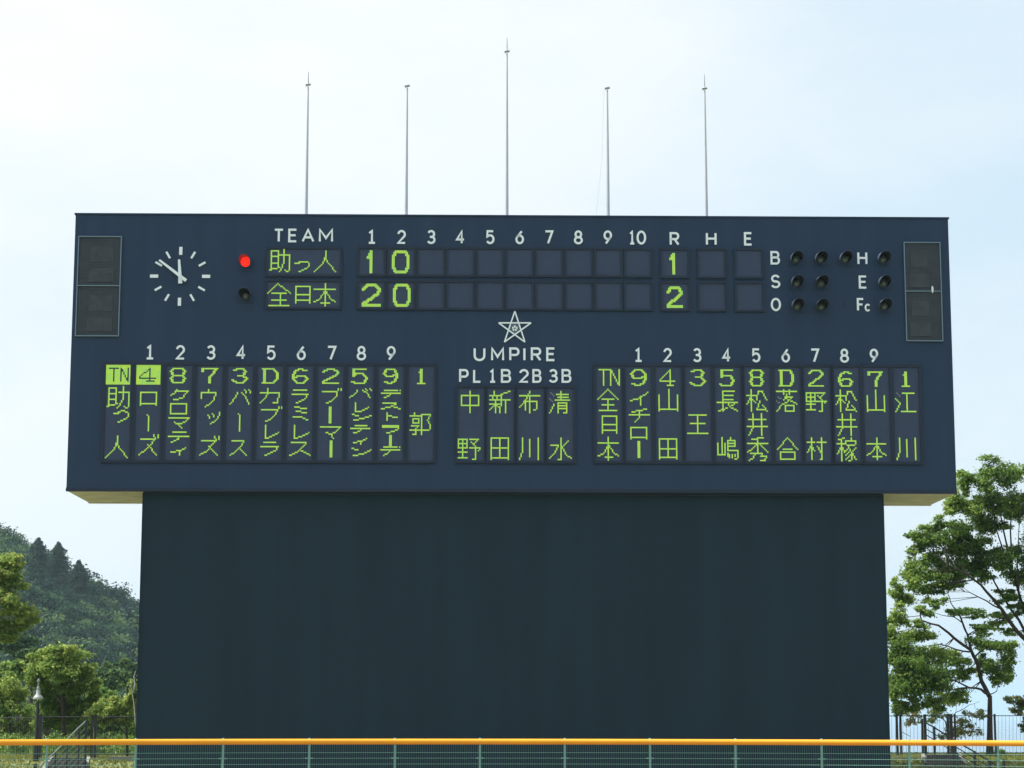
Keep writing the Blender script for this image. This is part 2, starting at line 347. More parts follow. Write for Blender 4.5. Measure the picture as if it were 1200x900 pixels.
def dots(parent, on, ax, zt, pit, m_, name='character'):
    V, Fc = [], []; h = pit*.46
    runs = []
    for (x, y) in sorted(on):
        cx, cz = ax+(x+.5)*pit, zt-(y+.5)*pit; n = len(V)
        V += [(cx-h, -.036, cz-h), (cx+h, -.036, cz-h), (cx+h, -.036, cz+h), (cx-h, -.036, cz+h),
              (cx-h, -.02, cz-h), (cx+h, -.02, cz-h), (cx+h, -.02, cz+h), (cx-h, -.02, cz+h)]
        Fc += [(n, n+1, n+2, n+3), (n, n+4, n+5, n+1), (n+1, n+5, n+6, n+2), (n+2, n+6, n+7, n+3), (n+3, n+7, n+4, n)]
    me = mesh(name, V, Fc); me.materials.append(m_)
    o = bpy.data.objects.new(name, me); COL.objects.link(o); o.parent = parent; return o
def panel(x0, z0, x1, z1, bz=.075):
    mb = MB(); mb.box(x0, x1, -.02, -.002, z0, z1); p = mb.build('display_panel', M_face, sb)
    mb = MB(); f, k = -.055, -.001
    mb.box(x0-bz, x1+bz, f, k, z1, z1+bz); mb.box(x0-bz, x1+bz, f, k, z0-bz, z0)
    mb.box(x0-bz, x0, f+.001, k, z0+.0001, z1-.0001); mb.box(x1, x1+bz, f+.001, k, z0+.0001, z1-.0001)
    mb.build('bezel', M_bezel, p)
    return p
PXM = 25/1043.3          # metres per photo pixel on the board, about
PIT_ = 1.68*PXM
def glyphs(p, x0, z1, items, zo, pit=PIT_):
    ox, oy, sc = zo
    for it in items:
        ch, X0, Y0, X1, Y1 = it[:5]; opt = it[5] if len(it) > 5 else ''
        a0, c0 = bp(ox+X0/sc, oy+Y0/sc); a1, c1 = bp(ox+X1/sc, oy+Y1/sc)
        g = [(a0-x0)/pit, (z1-lz(c0))/pit, (a1-x0)/pit-1, (z1-lz(c1))/pit-1]
        g = [int(round(v)) for v in g]
        bold = 1 if 'b' in opt else 2 if 'B' in opt else 0
        if bold: g[2] -= 1
        if bold == 2: g[3] -= 1
        on, dim = raster(ch, *g, bold)
        if 'v' in opt:
            on = {(x, y) for x in range(0, 17) for y in range(0, 14)} - on
        dots(p, on, x0, z1, pit, M_led)
        if dim: dots(p, dim, x0, z1, pit, M_dead, 'dim_stroke')
Z4, Z5, Z6, Z7, Z8 = (110, 395, 5.714), (310, 395, 5.714), (510, 355, 4.615), (690, 395, 5.714), (880, 395, 5.714)
left = [
 (Z4, [('t',100,207,236,300,'v'),('助',85,325,240,480),('っ',130,490,235,570),('人',75,655,230,815)]),
 (Z4, [('4',305,205,420,305,'v'),('ロ',315,370,420,465),('l',350,515,382,630),('ズ',300,655,435,798)]),
 (Z4, [('8',512,203,625,312,'b'),('ク',515,345,635,428),('ロ',512,447,622,515),('マ',500,540,645,610),('テ',498,628,640,708),('ィ',517,738,620,795)]),
 (Z4, [('7',717,205,828,312,'b'),('ウ',717,348,820,475),('ッ',757,497,845,582),('ズ',710,657,845,797)]),
 (Z4, [('3',920,205,1032,312,'b'),('バ',908,350,1050,458),('l',962,515,992,632),('ス',915,688,1028,797)]),
 (Z5, [('D',-18,207,95,315,'b'),('カ',-27,345,100,450),('ブ',-25,460,115,565),('レ',-10,585,98,680),('ラ',-25,703,95,800)]),
 (Z5, [('6',182,207,293,315,'b'),('ラ',182,355,300,450),('ミ',190,467,290,563),('レ',188,587,298,682),('ス',170,703,305,800)]),
 (Z5, [('2',384,208,497,317,'b'),('ブ',383,345,520,450),('ー',432,462,450,575,'b'),('マ',375,597,510,682),('ー',432,692,450,805,'b')]),
 (Z5, [('5',584,210,697,318,'b'),('バ',567,345,717,412),('レ',595,435,703,500),('ン',588,510,715,565),('テ',577,590,712,642),('ィ',597,672,690,720),('ン',583,740,712,800)]),
 (Z5, [('9',787,210,898,318,'b'),('デ',778,350,915,412),('ス',780,435,912,490),('ト',818,505,893,565),('r',788,590,905,648),('ー',835,655,855,730,'b'),('デ',777,735,913,800)]),
 (Z5, [('1',1017,210,1078,320,'b'),('郭',972,505,1115,655)])]
right = [
 (Z7, [('t',68,217,207,325),('全',60,342,203,495),('日',90,525,187,648),('本',62,670,205,825)]),
 (Z7, [('9',277,217,387,325,'b'),('イ',270,362,395,457),('チ',270,480,405,573),('ロ',278,600,388,688),('ー',330,698,348,815,'b')]),
 (Z7, [('4',475,218,580,325),('山',468,345,595,497),('田',468,680,595,825)]),
 (Z7, [('3',673,218,783,327,'b'),('王',658,515,803,655)]),
 (Z7, [('5',872,222,980,327,'b'),('長',858,355,1000,500),('嶋',857,672,1003,825)]),
 (Z7, [('8',1070,222,1178,330,'b'),('松',1057,350,1200,500),('井',1058,510,1200,662),('秀',1058,675,1200,828)]),
 (Z8, [('D',183,222,293,330,'b'),('落',167,352,310,503),('合',170,672,315,828)]),
 (Z8, [('2',382,224,492,330,'b'),('野',365,358,510,503),('村',370,675,512,828)]),
 (Z8, [('6',578,227,690,332,'b'),('松',565,350,710,500),('井',567,512,710,662),('稼',568,675,710,830)]),
 (Z8, [('7',777,228,887,332,'b'),('山',770,352,897,503),('本',767,675,910,828)]),
 (Z8, [('1',1005,228,1068,332,'b'),('江',962,360,1103,505),('川',967,675,1103,830)])]
ump = [
 (Z6, [('中',135,475,240,598),('野',125,728,245,848)]), (Z6, [('新',290,475,410,598),('田',298,728,402,848)]),
 (Z6, [('布',452,475,570,598),('川',452,725,562,848)]), (Z6, [('清',612,475,732,600),('水',612,725,735,848)])]
def uniform(pxs, pxe, n, wpx, y0, y1):
    a0 = bp(pxs, (y0+y1)/2)[0]; a1 = bp(pxe, (y0+y1)/2)[0]; st = (a1-a0)/(n-1)
    return [a0+st*i for i in range(n)], wpx*PXM
X, wd = uniform(123, 478.3, 11, 30, 428, 540)
zt_, zb_ = lz(bp(300, 428.3)[1]), lz(bp(300, 539.6)[1])
for x, (zo, it) in zip(X, left):
    p = panel(x, zb_, x+wd, zt_); glyphs(p, x, zt_, it, zo)
X, wd = uniform(698.3, 1047.3, 11, 30.5, 430, 541)
zt_r, zb_r = lz(bp(890, 430)[1]), lz(bp(890, 540.8)[1])
for x, (zo, it) in zip(X, right):
    p = panel(x, zb_r, x+wd, zt_r); glyphs(p, x, zt_r, it, zo)
X, wd = uniform(536.5, 641.5, 4, 30.5, 455, 540)
for x, (zo, it) in zip(X, ump):
    z1_, z0_ = lz(bp(600, 454.8)[1]), lz(bp(600, 540.2)[1])
    p = panel(x, z0_, x+wd, z1_); glyphs(p, x, z1_, it, zo)
# innings cells, runs / hits / errors cells
cells = []
X, wd = uniform(420.8, 733, 10, 29.6, 300, 350)
big = {(0,0):[('i',305,130,380,400,'B')],(0,1):[('0',600,130,805,400,'B')],(1,0):[('2',245,525,460,795,'B')],(1,1):[('0',600,525,805,795,'B')]}
rowz = [(lz(bp(600, 292.6)[1]), lz(bp(600, 322.6)[1])), (lz(bp(600, 331.6)[1]), lz(bp(600, 361.6)[1]))]
for r_ in (0, 1):
    for i, x in enumerate(X):
        p = panel(x, rowz[r_][1], x+wd, rowz[r_][0], .06)
        if (r_, i) in big: glyphs(p, x, rowz[r_][0], big[(r_, i)], (400, 280, 10), 1.75*PXM)
rowr = [(lz(bp(835, 293.6)[1]), lz(bp(835, 324.2)[1])), (lz(bp(835, 332.6)[1]), lz(bp(835, 363.0)[1]))]
for r_ in (0, 1):
    for i, px in enumerate((775.8, 819.2, 862.8)):
        x = bp(px, 330)[0]; p = panel(x, rowr[r_][1], x+30.6*PXM, rowr[r_][0], .06)
        if i == 0:
            glyphs(p, x, rowr[r_][0], [[('i',80,182,103,266,'B')], [('2',67,308,132,392,'B')]][r_], (760, 240, 3.243), 1.75*PXM)
x = bp(313.6, 325)[0]; x1 = bp(398.2, 325)[0]
for z1_, z0_, it in ((292, 322, [('助',160,80,430,365),('っ',475,220,660,360),('人',725,85,1000,370)]), (330.3, 360.2, [('全',145,490,425,780),('日',485,530,670,760),('本',720,495,995,780)])):
    z1_, z0_ = lz(bp(355, z1_)[1]), lz(bp(355, z0_)[1])
    p = panel(x, z0_, x1, z1_, .06); glyphs(p, x, z1_, it, (300, 285, 10.59), 1.66*PXM)

# --- white lettering: strokes in a unit box (x right, y down)
def arc(cx, cy, rx, ry, a0, a1, n=10):
    return [(cx+rx*math.cos(R(a0+(a1-a0)*k/n)), cy-ry*math.sin(R(a0+(a1-a0)*k/n))) for k in range(n+1)]
LT = {
'T':[[(0,0),(1,0)],[(.5,0),(.5,1)]], 'E':[[(1,0),(0,0),(0,1),(1,1)],[(0,.48),(.9,.48)]], 'A':[[(0,1),(.5,0),(1,1)],[(.18,.66),(.82,.66)]],
'M':[[(0,1),(0,0),(.5,.72),(1,0),(1,1)]], 'R':[[(0,1),(0,0),(.6,0)]+arc(.62,.26,.36,.26,90,-90)+[(0,.52)],[(.52,.54),(1,1)]],
'H':[[(0,0),(0,1)],[(1,0),(1,1)],[(0,.48),(1,.48)]], 'B':[[(0,.47),(0,0),(.55,0)]+arc(.6,.235,.33,.235,90,-90)+[(0,.47),(0,1),(.6,1)]+arc(.65,.735,.35,.265,-90,90)],
'S':[arc(.5,.26,.45,.26,20,270,14)[:]+arc(.5,.745,.5,.255,90,-160,14)], 'O':[arc(.5,.5,.5,.5,90,450,24)],
'F':[[(0,1),(0,0),(1,0)],[(0,.48),(.85,.48)]], 'c':[arc(.5,.5,.5,.5,40,320,14)], 'U':[[(0,0),(0,.62)]+arc(.5,.62,.5,.38,180,360,12)+[(1,0)]],
'P':[[(0,1),(0,0),(.6,0)]+arc(.64,.28,.36,.28,90,-90)+[(0,.56)]], 'I':[[(.5,0),(.5,1)]], 'L':[[(0,0),(0,1),(1,1)]],
'1':[[(.18,.18),(.55,0),(.55,1)],[(.12,1),(.98,1)]], '2':[arc(.5,.29,.46,.29,170,-28,12)+[(.05,1),(1,1)]],
'3':[arc(.48,.25,.42,.25,155,-80,12)+[(.3,.48)],[(.5,.48)]+arc(.48,.735,.48,.265,80,-155,12)], '4':[[(1,.7),(0,.7),(.68,0),(.68,1)]],
'5':[[(.92,0),(.12,0),(.06,.46)]+arc(.48,.67,.48,.33,130,-150,14)], '6':[[(.78,0),(.2,.45)]+arc(.5,.68,.47,.32,150,-210,20)], '7':[[(0,0),(1,0),(.38,1)]],
'8':[arc(.5,.25,.4,.25,90,450,20),arc(.5,.74,.5,.26,90,450,20)], '9':[[(.22,1),(.8,.55)]+arc(.5,.32,.47,.32,-30,330,20)], '0':[arc(.5,.5,.5,.5,90,450,24)],
}
def letter(ch, px0, py0, px1, py1, sw=2.5, name='letter'):
    x0, z0, x1_, z1_ = rect(px0, py0, px1, py1); s = sw*PXM; mb = MB()
    x0 += s/2; x1_ -= s/2; z0 += s/2; z1_ -= s/2
    for k, st in enumerate(LT[ch]):
        P = [(x0+(x1_-x0)*a, z1_-(z1_-z0)*c) for a, c in st]
        if ch not in 'OScS0689' or True:
            # run the free ends out to the box edge
            mb.ribbon(P, s, -.03-.001*k, -.001)
    return mb.build('number' if ch.isdigit() else name, M_white, sb)
for c_, a, e in (('T',321,332.6),('E',338,348.4),('A',353.8,368.3),('M',373.8,390.3)): letter(c_, a, 268.2, e, 284.2)
for k, cx in enumerate((435.5,470.6,505.4,539.6,574.5,609,643.2,677.7,712.2)):
    letter(str(k+1), cx-5.3, 269.6+k*.08, cx+5.3, 286+k*.08)
letter('1', 736.4, 270.4, 744.6, 286.8); letter('0', 745.8, 270.4, 757.2, 286.8)
for c_, a, e in (('R',784.6,796.2),('H',827,839.8),('E',871.6,881.8)): letter(c_, a, 272.2, e, 288)
for c_, a, t_, e, b2 in (('B',902.6,294.4,914,310.2),('S',903,322,914.4,337.9),('O',903,349.2,915.2,364.8),('H',1004.4,295,1016.4,310.6),('E',1006,323,1016.2,338.4),('F',1003.8,349.4,1012.8,365),('c',1013,356,1020.3,365.2)):
    letter(c_, a, t_, e, b2, 2.0 if c_ == 'c' else 2.4)
for k, cx in enumerate((175.6,211.5,247.4,282.9,317.9,353.2,388.6,423.6,458.4)): letter(str(k+1), cx-5.4, 404.4+k*.16, cx+5.4, 421.4+k*.16)
for k, cx in enumerate((747.8,782.2,816.9,851.4,886,920.6,954.7,989.4,1024)): letter(str(k+1), cx-5.4, 407.8+k*.12, cx+5.4, 424.4+k*.12)
for c_, a, e in (('U',555,568.8),('M',575.4,590.8),('P',596.7,608.8),('I',613,616),('R',622,634.4),('E',640,650.9)): letter(c_, a, 407.2, e, 423.4, 2.6)
for c_, a, e in (('P',538,549.2),('L',554.4,564.2),('1',572.4,581.6),('B',587,599),('2',608,619.9),('B',623.8,634.6),('3',642.6,654),('B',658,669.6)): letter(c_, a, 432.6, e, 448.8, 2.5)

# --- star emblem
mb = MB()
st = [(545,160),(235,385),(855,385),(345,752),(738,752)]
sp5 = [bp(570+x/16.36, 355+y/16.36) for x, y in st]; sp5 = [(a, lz(z)) for a, z in sp5]
for k, (i, j) in enumerate(((0,3),(0,4),(1,2),(1,4),(2,3))):
    mb.ribbon([sp5[i], sp5[j]], 1.6*PXM, -.03-.001*k, -.001)
em = mb.build('star_emblem', M_white, sb)
ca, cz_ = bp(603.2, 384.9); cz_ = lz(cz_)
for k in range(5):
    g = math.pi/2+2*math.pi*k/5; mb = MB(); c, s_ = math.cos(g), math.sin(g)
    rr = 4.5*PXM
    P = [(ca+c*rr*.2-s_*.0, cz_+s_*rr*.2), (ca+c*rr*.75, cz_+s_*rr*.75)]
    mb.ribbon(P, .025, -.03, -.001, w2=.075); mb.build('petal', M_white, em)
mb = MB(); mb.ribbon([(ca+rr*1.12*math.cos(2*math.pi*k/20), cz_+rr*1.12*math.sin(2*math.pi*k/20)) for k in range(21)], .02, -.026, -.001); mb.build('ring', M_frame, em)

# --- clock
ca, cz_ = bp(211.2, 323.9); cz_ = lz(cz_)
mb = MB(); n = 40; RR = 38*PXM
mb.add([(ca+RR*math.cos(2*math.pi*k/n), -.006, cz_+RR*math.sin(2*math.pi*k/n)) for k in range(n)], [tuple(range(n))])
clk = mb.build('clock', M_cab, sb)
for h in range(12):
    g = math.pi/2-2*math.pi*h/12; c, s_ = math.cos(g), math.sin(g)
    big_ = h % 3 == 0; r1, r2, ww = (26, 35.6, 3.8) if big_ else (25.2, 34.2, 2.5)
    mb = MB(); mb.ribbon([(ca+c*r1*PXM, cz_+s_*r1*PXM), (ca+c*r2*PXM, cz_+s_*r2*PXM)], ww*PXM, -.03, -.007)
    mb.build('hour_mark', M_white, clk)
def hand(name, ang, lt, tail, w1, w2, y):
    g = R(90-ang); c, s_ = math.cos(g), math.sin(g); mb = MB()
    mb.ribbon([(ca-c*tail*PXM, cz_-s_*tail*PXM), (ca+c*lt*PXM, cz_+s_*lt*PXM)], w1*PXM, y-.02, y, w2=w2*PXM)
    return mb.build(name, M_white, clk)
hand('hour_hand', 355.6, 20, 9, 4.8, 2.6, -.05); hand('minute_hand', 307.5, 31.2, 9.6, 3.9, 2.4, -.085)
mb = MB(); mb.tube([(ca, -.007, cz_), (ca, -.12, cz_)], .045, 12); mb.build('spindle', M_white, clk)

# --- signal lamps: square plate, cut-away hood, lens
def lamp(px, py, lit=False):
    a, z = bp(px, py); z = lz(z)
    mb = MB(); q = .235; mb.box(a-q, a+q, -.012, -.001, z-q, z+q); P_ = mb.build('signal_lamp', M_cab, sb)
    r_ = .165; n = 20; V = []; Fc = []
    for k in range(n):
        g = 2*math.pi*k/n; x, s_ = math.cos(g), math.sin(g)
        ln = .13+.48*max(0, (s_+.45)/1.45)**.6
        V += [(a+x*r_, -.012, z+s_*r_), (a+x*r_*1.02, -ln, z+s_*r_*1.02-.10*ln),
              (a+x*(r_-.012), -.012, z+s_*(r_-.012)), (a+x*(r_-.01), -ln, z+s_*(r_-.01)-.10*ln)]
    mi = []
    for k in range(n):
        j = 4*k; i = 4*((k+1) % n)
        Fc += [(j, i, i+1, j+1), (j+1, i+1, i+3, j+3), (j+3, i+3, i+2, j+2)]; mi += [0, 0, 1]
    mb = MB(); mb.v = V; mb.f = Fc; mb.mi = mi
    mb.build('hood', [M_hood, M_redglow if lit else M_hoodin], P_)
    mb = MB(); rl = r_-.02 if lit else r_*.74; z = z if lit else z-.03
    prof = [(rl, -.02), (rl*.85, -.06), (rl*.5, -.10), (.005, -.12)]
    nn = 18; V = [(a+r*math.cos(2*math.pi*k/nn), y, z+r*math.sin(2*math.pi*k/nn)) for r, y in prof for k in range(nn)]
    mb.add(V, [(i*nn+k, i*nn+(k+1) % nn, (i+1)*nn+(k+1) % nn, (i+1)*nn+k) for i in range(3) for k in range(nn)])
    mb.build('lens', M_red if lit else M_lens, P_, smooth=True)
    if lit: P_['label'] = 'lit red signal lamp beside the upper team row'
for px, py, l_ in ((288, 307, True), (288, 345.5, False), (932.3,303,0), (961,303,0), (989.7,303,0), (933,331,0), (961.7,331,0), (933.7,358,0), (962,358.4,0), (1034.3,303,0), (1035,331,0), (1035.7,358,0)):
    lamp(px, py, l_)
a, z = bp(989, 357); z = lz(z)
mb = MB(); mb.tube([(a, -.001, z), (a, -.02, z)], .06, 12); mb.build('cable_hole_cap', M_bezel, sb)

# --- caged loudspeaker bays at the ends
def bay(x0p, y0p, x1p, y1p, ymid, flip, latch=None):
    x0, z0, x1_, z1_ = rect(x0p, y0p, x1p, y1p); zm = lz(bp(x0p, ymid)[1])
    mb = MB(); mb.box(x0, x1_, -.012, -.001, z0, z1_); g = mb.build('speaker_bay', M_grille, sb)
    rnd = random.Random(4+flip)
    for (b0, b1) in ((z0, zm), (zm, z1_)):
        hh = b1-b0
        mb = MB(); xa = x0+(x1_-x0)*(.25 if not flip else .12); xb = x0+(x1_-x0)*(.85 if not flip else .68)
        mb.box(xa, xb, -.04, -.013, b0+hh*.08, b0+hh*.36); mb.build('horn_box', M_box, g)
        mb = MB(); mb.box(xa+.05, xb-.03, -.035, -.013, b0+hh*.5, b0+hh*.8); mb.build('horn_box', M_box, g)
    mb = MB(); nv = 18; nh = 44
    for k in range(1, nv):
        x = x0+(x1_-x0)*k/nv; mb.box(x-.003, x+.003, -.056, -.052, z0, z1_)
    for k in range(1, nh):
        z = z0+(z1_-z0)*k/nh; mb.box(x0, x1_, -.0525, -.0485, z-.003, z+.003)
    o = mb.build('cage_mesh', M_wire, g); o['kind'] = 'stuff'
    f = .024
    for nm, bx_ in (('frame_bar', (x0-f, x0, z0-f, z1_+f)), ('frame_bar', (x1_, x1_+f, z0-f, z1_+f)), ('frame_bar', (x0, x1_, z1_, z1_+f)), ('frame_bar', (x0, x1_, z0-f, z0)), ('frame_bar', (x0, x1_, zm-f/2, zm+f/2))):
        mb = MB(); mb.box(bx_[0], bx_[1], -.07, -.001, bx_[2], bx_[3]); mb.build(nm, M_frame, g)
    if latch:
        a, z = bp(*latch); z = lz(z)
        mb = MB(); mb.tube([(a, -.075, z-.1), (a, -.09, z-.03), (a, -.09, z+.04), (a, -.075, z+.1)], [.015, .03, .03, .015], 8); mb.build('latch', M_white, g)
bay(93.2, 278, 138.6, 393.5, 335, 0)
bay(1059.5, 285, 1104.0, 399.3, 341.5, 1, (1092, 340))

# ------------------------------------------------------------------ flagpoles
def flagpole(px, ptruck, ptip, label, halyard=None):
    b = 1.7; a, _ = bp(px, ptruck, b)
    z1_ = bp(px, ptruck, b)[1]
    base = BM @ Vector((a, b, ZT+.046)); h = z1_-base.z
    e = empty('flagpole', base, BYAW); tag(e, label, 'flagpole', 'flagpoles on the scoreboard roof')
    mb = MB(); mb.tube([(0,0,0), (0,0,h*.45), (0,0,h-.06)], [.055, .042, .022], 12); mb.build('pole', M_pole, e, smooth=True)
    mb = MB(); mb.lathe([(.001,-.02),(.075,-.02),(.085,0),(.075,.022),(.001,.022)], (0,0,h-.0), 14); mb.build('truck', M_pole, e)
    mb = MB(); mb.box(-.075,-.035,-.012,.012,h-.06,h-.022); mb.build('pulley', M_pole, e)
    mb = MB(); mb.lathe([(.16,0),(.16,.03),(.08,.05),(.075,.25),(.056,.27)], (0,0,.0), 14); mb.build('base_collar', M_pole, e)
    if ptip:
        zt2 = bp(px, ptip, b)[1]-base.z
        mb = MB(); mb.tube([(0,0,h+.03), (0,0,h+.1), (0,0,zt2)], [.022, .016, .008], 8); mb.build('lightning_rod', M_rod, e)
    if halyard:
        a2, z2 = bp(halyard[0], halyard[1], b)
        mb = MB(); mb.tube([(-.1, 0, h-.07), ((a2-a)*.45, 0, (h+.0)*.5), (a2-a, 0, z2-base.z-.1)], .004, 5); mb.build('halyard', M_pole, e)
flagpole(361.2, 99, 84, 'leftmost flagpole on the scoreboard, slim grey with a lightning rod tip')
flagpole(477.3, 100.5, None, 'grey flagpole without a tip rod, just left of the tallest one')
flagpole(594.2, 60, 44, 'tallest grey flagpole, at the middle of the scoreboard roof')
flagpole(711.7, 103, None, 'grey flagpole with a slack halyard, just right of the tallest one', (698, 252))
flagpole(825.8, 103.5, 87, 'rightmost flagpole on the scoreboard, slim grey with a lightning rod tip')

# ------------------------------------------------------------------ outfield fence
fe = empty('outfield_fence', (0, 0, 0)); tag(fe, 'low green mesh outfield fence topped by an orange padded rail', 'fence')
FR, FCX, FCY = 30.0, .8, 18.6
def fpos(th): return FCX+FR*math.sin(th), FCY+FR*math.cos(th)
step = 1.936/FR
th0 = math.asin((at(562.5, 866, 48.6).x-FCX)/FR)
ths = [th0+step*k for k in range(-9, 10)]
RZ = CZ-.645
def arcpts(z, t0, t1, sub=4, r=0): return [(FCX+(FR+r)*math.sin(t0+(t1-t0)*k/sub), FCY+(FR+r)*math.cos(t0+(t1-t0)*k/sub), z) for k in range(sub+1)]
for k in range(len(ths)-1):
    mb = MB(); g = 0; mb.tube(arcpts(RZ, ths[k]+g, ths[k+1]-g), .065, 14)
    mb.build('top_rail_padding', M_orange, fe, smooth=True)
for th in ths:
    x, y = fpos(th); mb = MB()
    mb.tube([(x, y, 0), (x, y, RZ+.05)], .026, 10); p_ = mb.build('post', M_teal, fe, smooth=True)
    mb = MB(); mb.lathe([(.001,.085),(.022,.08),(.034,.06),(.034,-.0)], (x, y, RZ), 10); mb.build('post_cap', M_teal, p_)
    mb = MB(); mb.box(x-.09, x+.09, y-.04, y-.028, RZ-.38, RZ-.355); mb.build('clamp', M_teal, p_)
for j, dz in enumerate((.245, .37, .50, .615, .74, .86, .98, 1.1, 1.22, 1.34, 1.46, 1.58, 1.7, 1.82)):
    mb = MB(); mb.tube(arcpts(RZ-dz, ths[0], ths[-1], 72, -.03), .0045, 5); mb.build('horizontal_wire', M_teal, fe)
mb = MB(); nvw = int((ths[-1]-ths[0])*FR/.05)
for k in range(nvw):
    th = ths[0]+(ths[-1]-ths[0])*k/nvw; x = FCX+(FR-.03)*math.sin(th); y = FCY+(FR-.03)*math.cos(th)
    mb.tube([(x, y, .05), (x, y, RZ-.06)], .0018, 3, cap=False)
tag(mb.build('mesh_wires', M_teal, fe), kind='stuff')

# ------------------------------------------------------------------ foliage
class Leaves:
    def __init__(s, seed): s.rng = np.random.default_rng(seed); s.P = []; s.N = []; s.S = []; s.T = []
    def clump(s, c, r, n, size, sub=14, tint=.5, tj=.22, shell=.6, sig=.26):
        g = s.rng; c = np.array(c, float); r = np.array(r, float)
        d = g.normal(size=(sub, 3)); d /= np.linalg.norm(d, axis=1)[:, None]
        sc = c + d*r*(g.random((sub, 1))**.5*(1-shell*.0))*.85
        idx = g.integers(0, sub, n)
        off = g.normal(size=(n, 3))*sig*r*np.array([1.1, 1.1, .85])
        p = sc[idx]+off
        st = g.normal(size=sub)*.13
        s.P.append(p)
        ow = (p-c)/r; ow /= np.linalg.norm(ow, axis=1)[:, None]+1e-6
        nn = g.normal(size=(n, 3))*.72+ow*1.0+np.array([0, 0, .45]); s.N.append(nn/np.linalg.norm(nn, axis=1)[:, None])
        s.S.append(size*(.6+.8*g.random(n))); s.T.append(np.clip(tint+st[idx]+g.normal(size=n)*tj, 0, 1))
    def build(s, name, m_, parent=None):
        P = np.concatenate(s.P); N = np.concatenate(s.N); Z = np.concatenate(s.S)[:, None]; T = np.concatenate(s.T); n = len(P)
        if parent is not None: P = P - np.array(parent.location)
        a = s.rng.normal(size=(n, 3)); a -= (a*N).sum(1)[:, None]*N; a /= np.linalg.norm(a, axis=1)[:, None]; b = np.cross(N, a)
        V = np.stack([P-a*Z*.62, P-b*Z*.34+a*Z*.05, P+a*Z*.62, P+b*Z*.34+a*Z*.05], 1).reshape(-1, 3)
        me = bpy.data.meshes.new(name); me.vertices.add(4*n); me.vertices.foreach_set('co', V.astype('f4').ravel())
        me.loops.add(4*n); me.loops.foreach_set('vertex_index', np.arange(4*n, dtype='i4'))
        me.polygons.add(n); me.polygons.foreach_set('loop_start', np.arange(0, 4*n, 4, dtype='i4'))
        at2 = me.attributes.new('tint', 'FLOAT', 'POINT'); at2.data.foreach_set('value', np.repeat(T, 4).astype('f4'))
        me.update(calc_edges=True); me.materials.append(m_)
        o = bpy.data.objects.new(name, me); COL.objects.link(o)
        if parent is not None: o.parent = parent
        return o
LM_tree = leafmat('leaf_mid_green', (.042, .100, .026), (.13, .23, .052), (.28, .39, .10), .5)
LM_bright = leafmat('leaf_bright_green', (.07, .15, .036), (.17, .27, .065), (.33, .40, .12), .5)
LM_hill = leafmat('leaf_hill', (.008, .026, .020), (.026, .068, .038), (.10, .17, .058), .25)
LM_con = leafmat('leaf_conifer', (.008, .022, .018), (.016, .036, .024), (.035, .06, .03), .1)
LM_dry = leafmat('leaf_thin_mixed', (.05, .09, .04), (.10, .15, .06), (.24, .17, .07), .45)

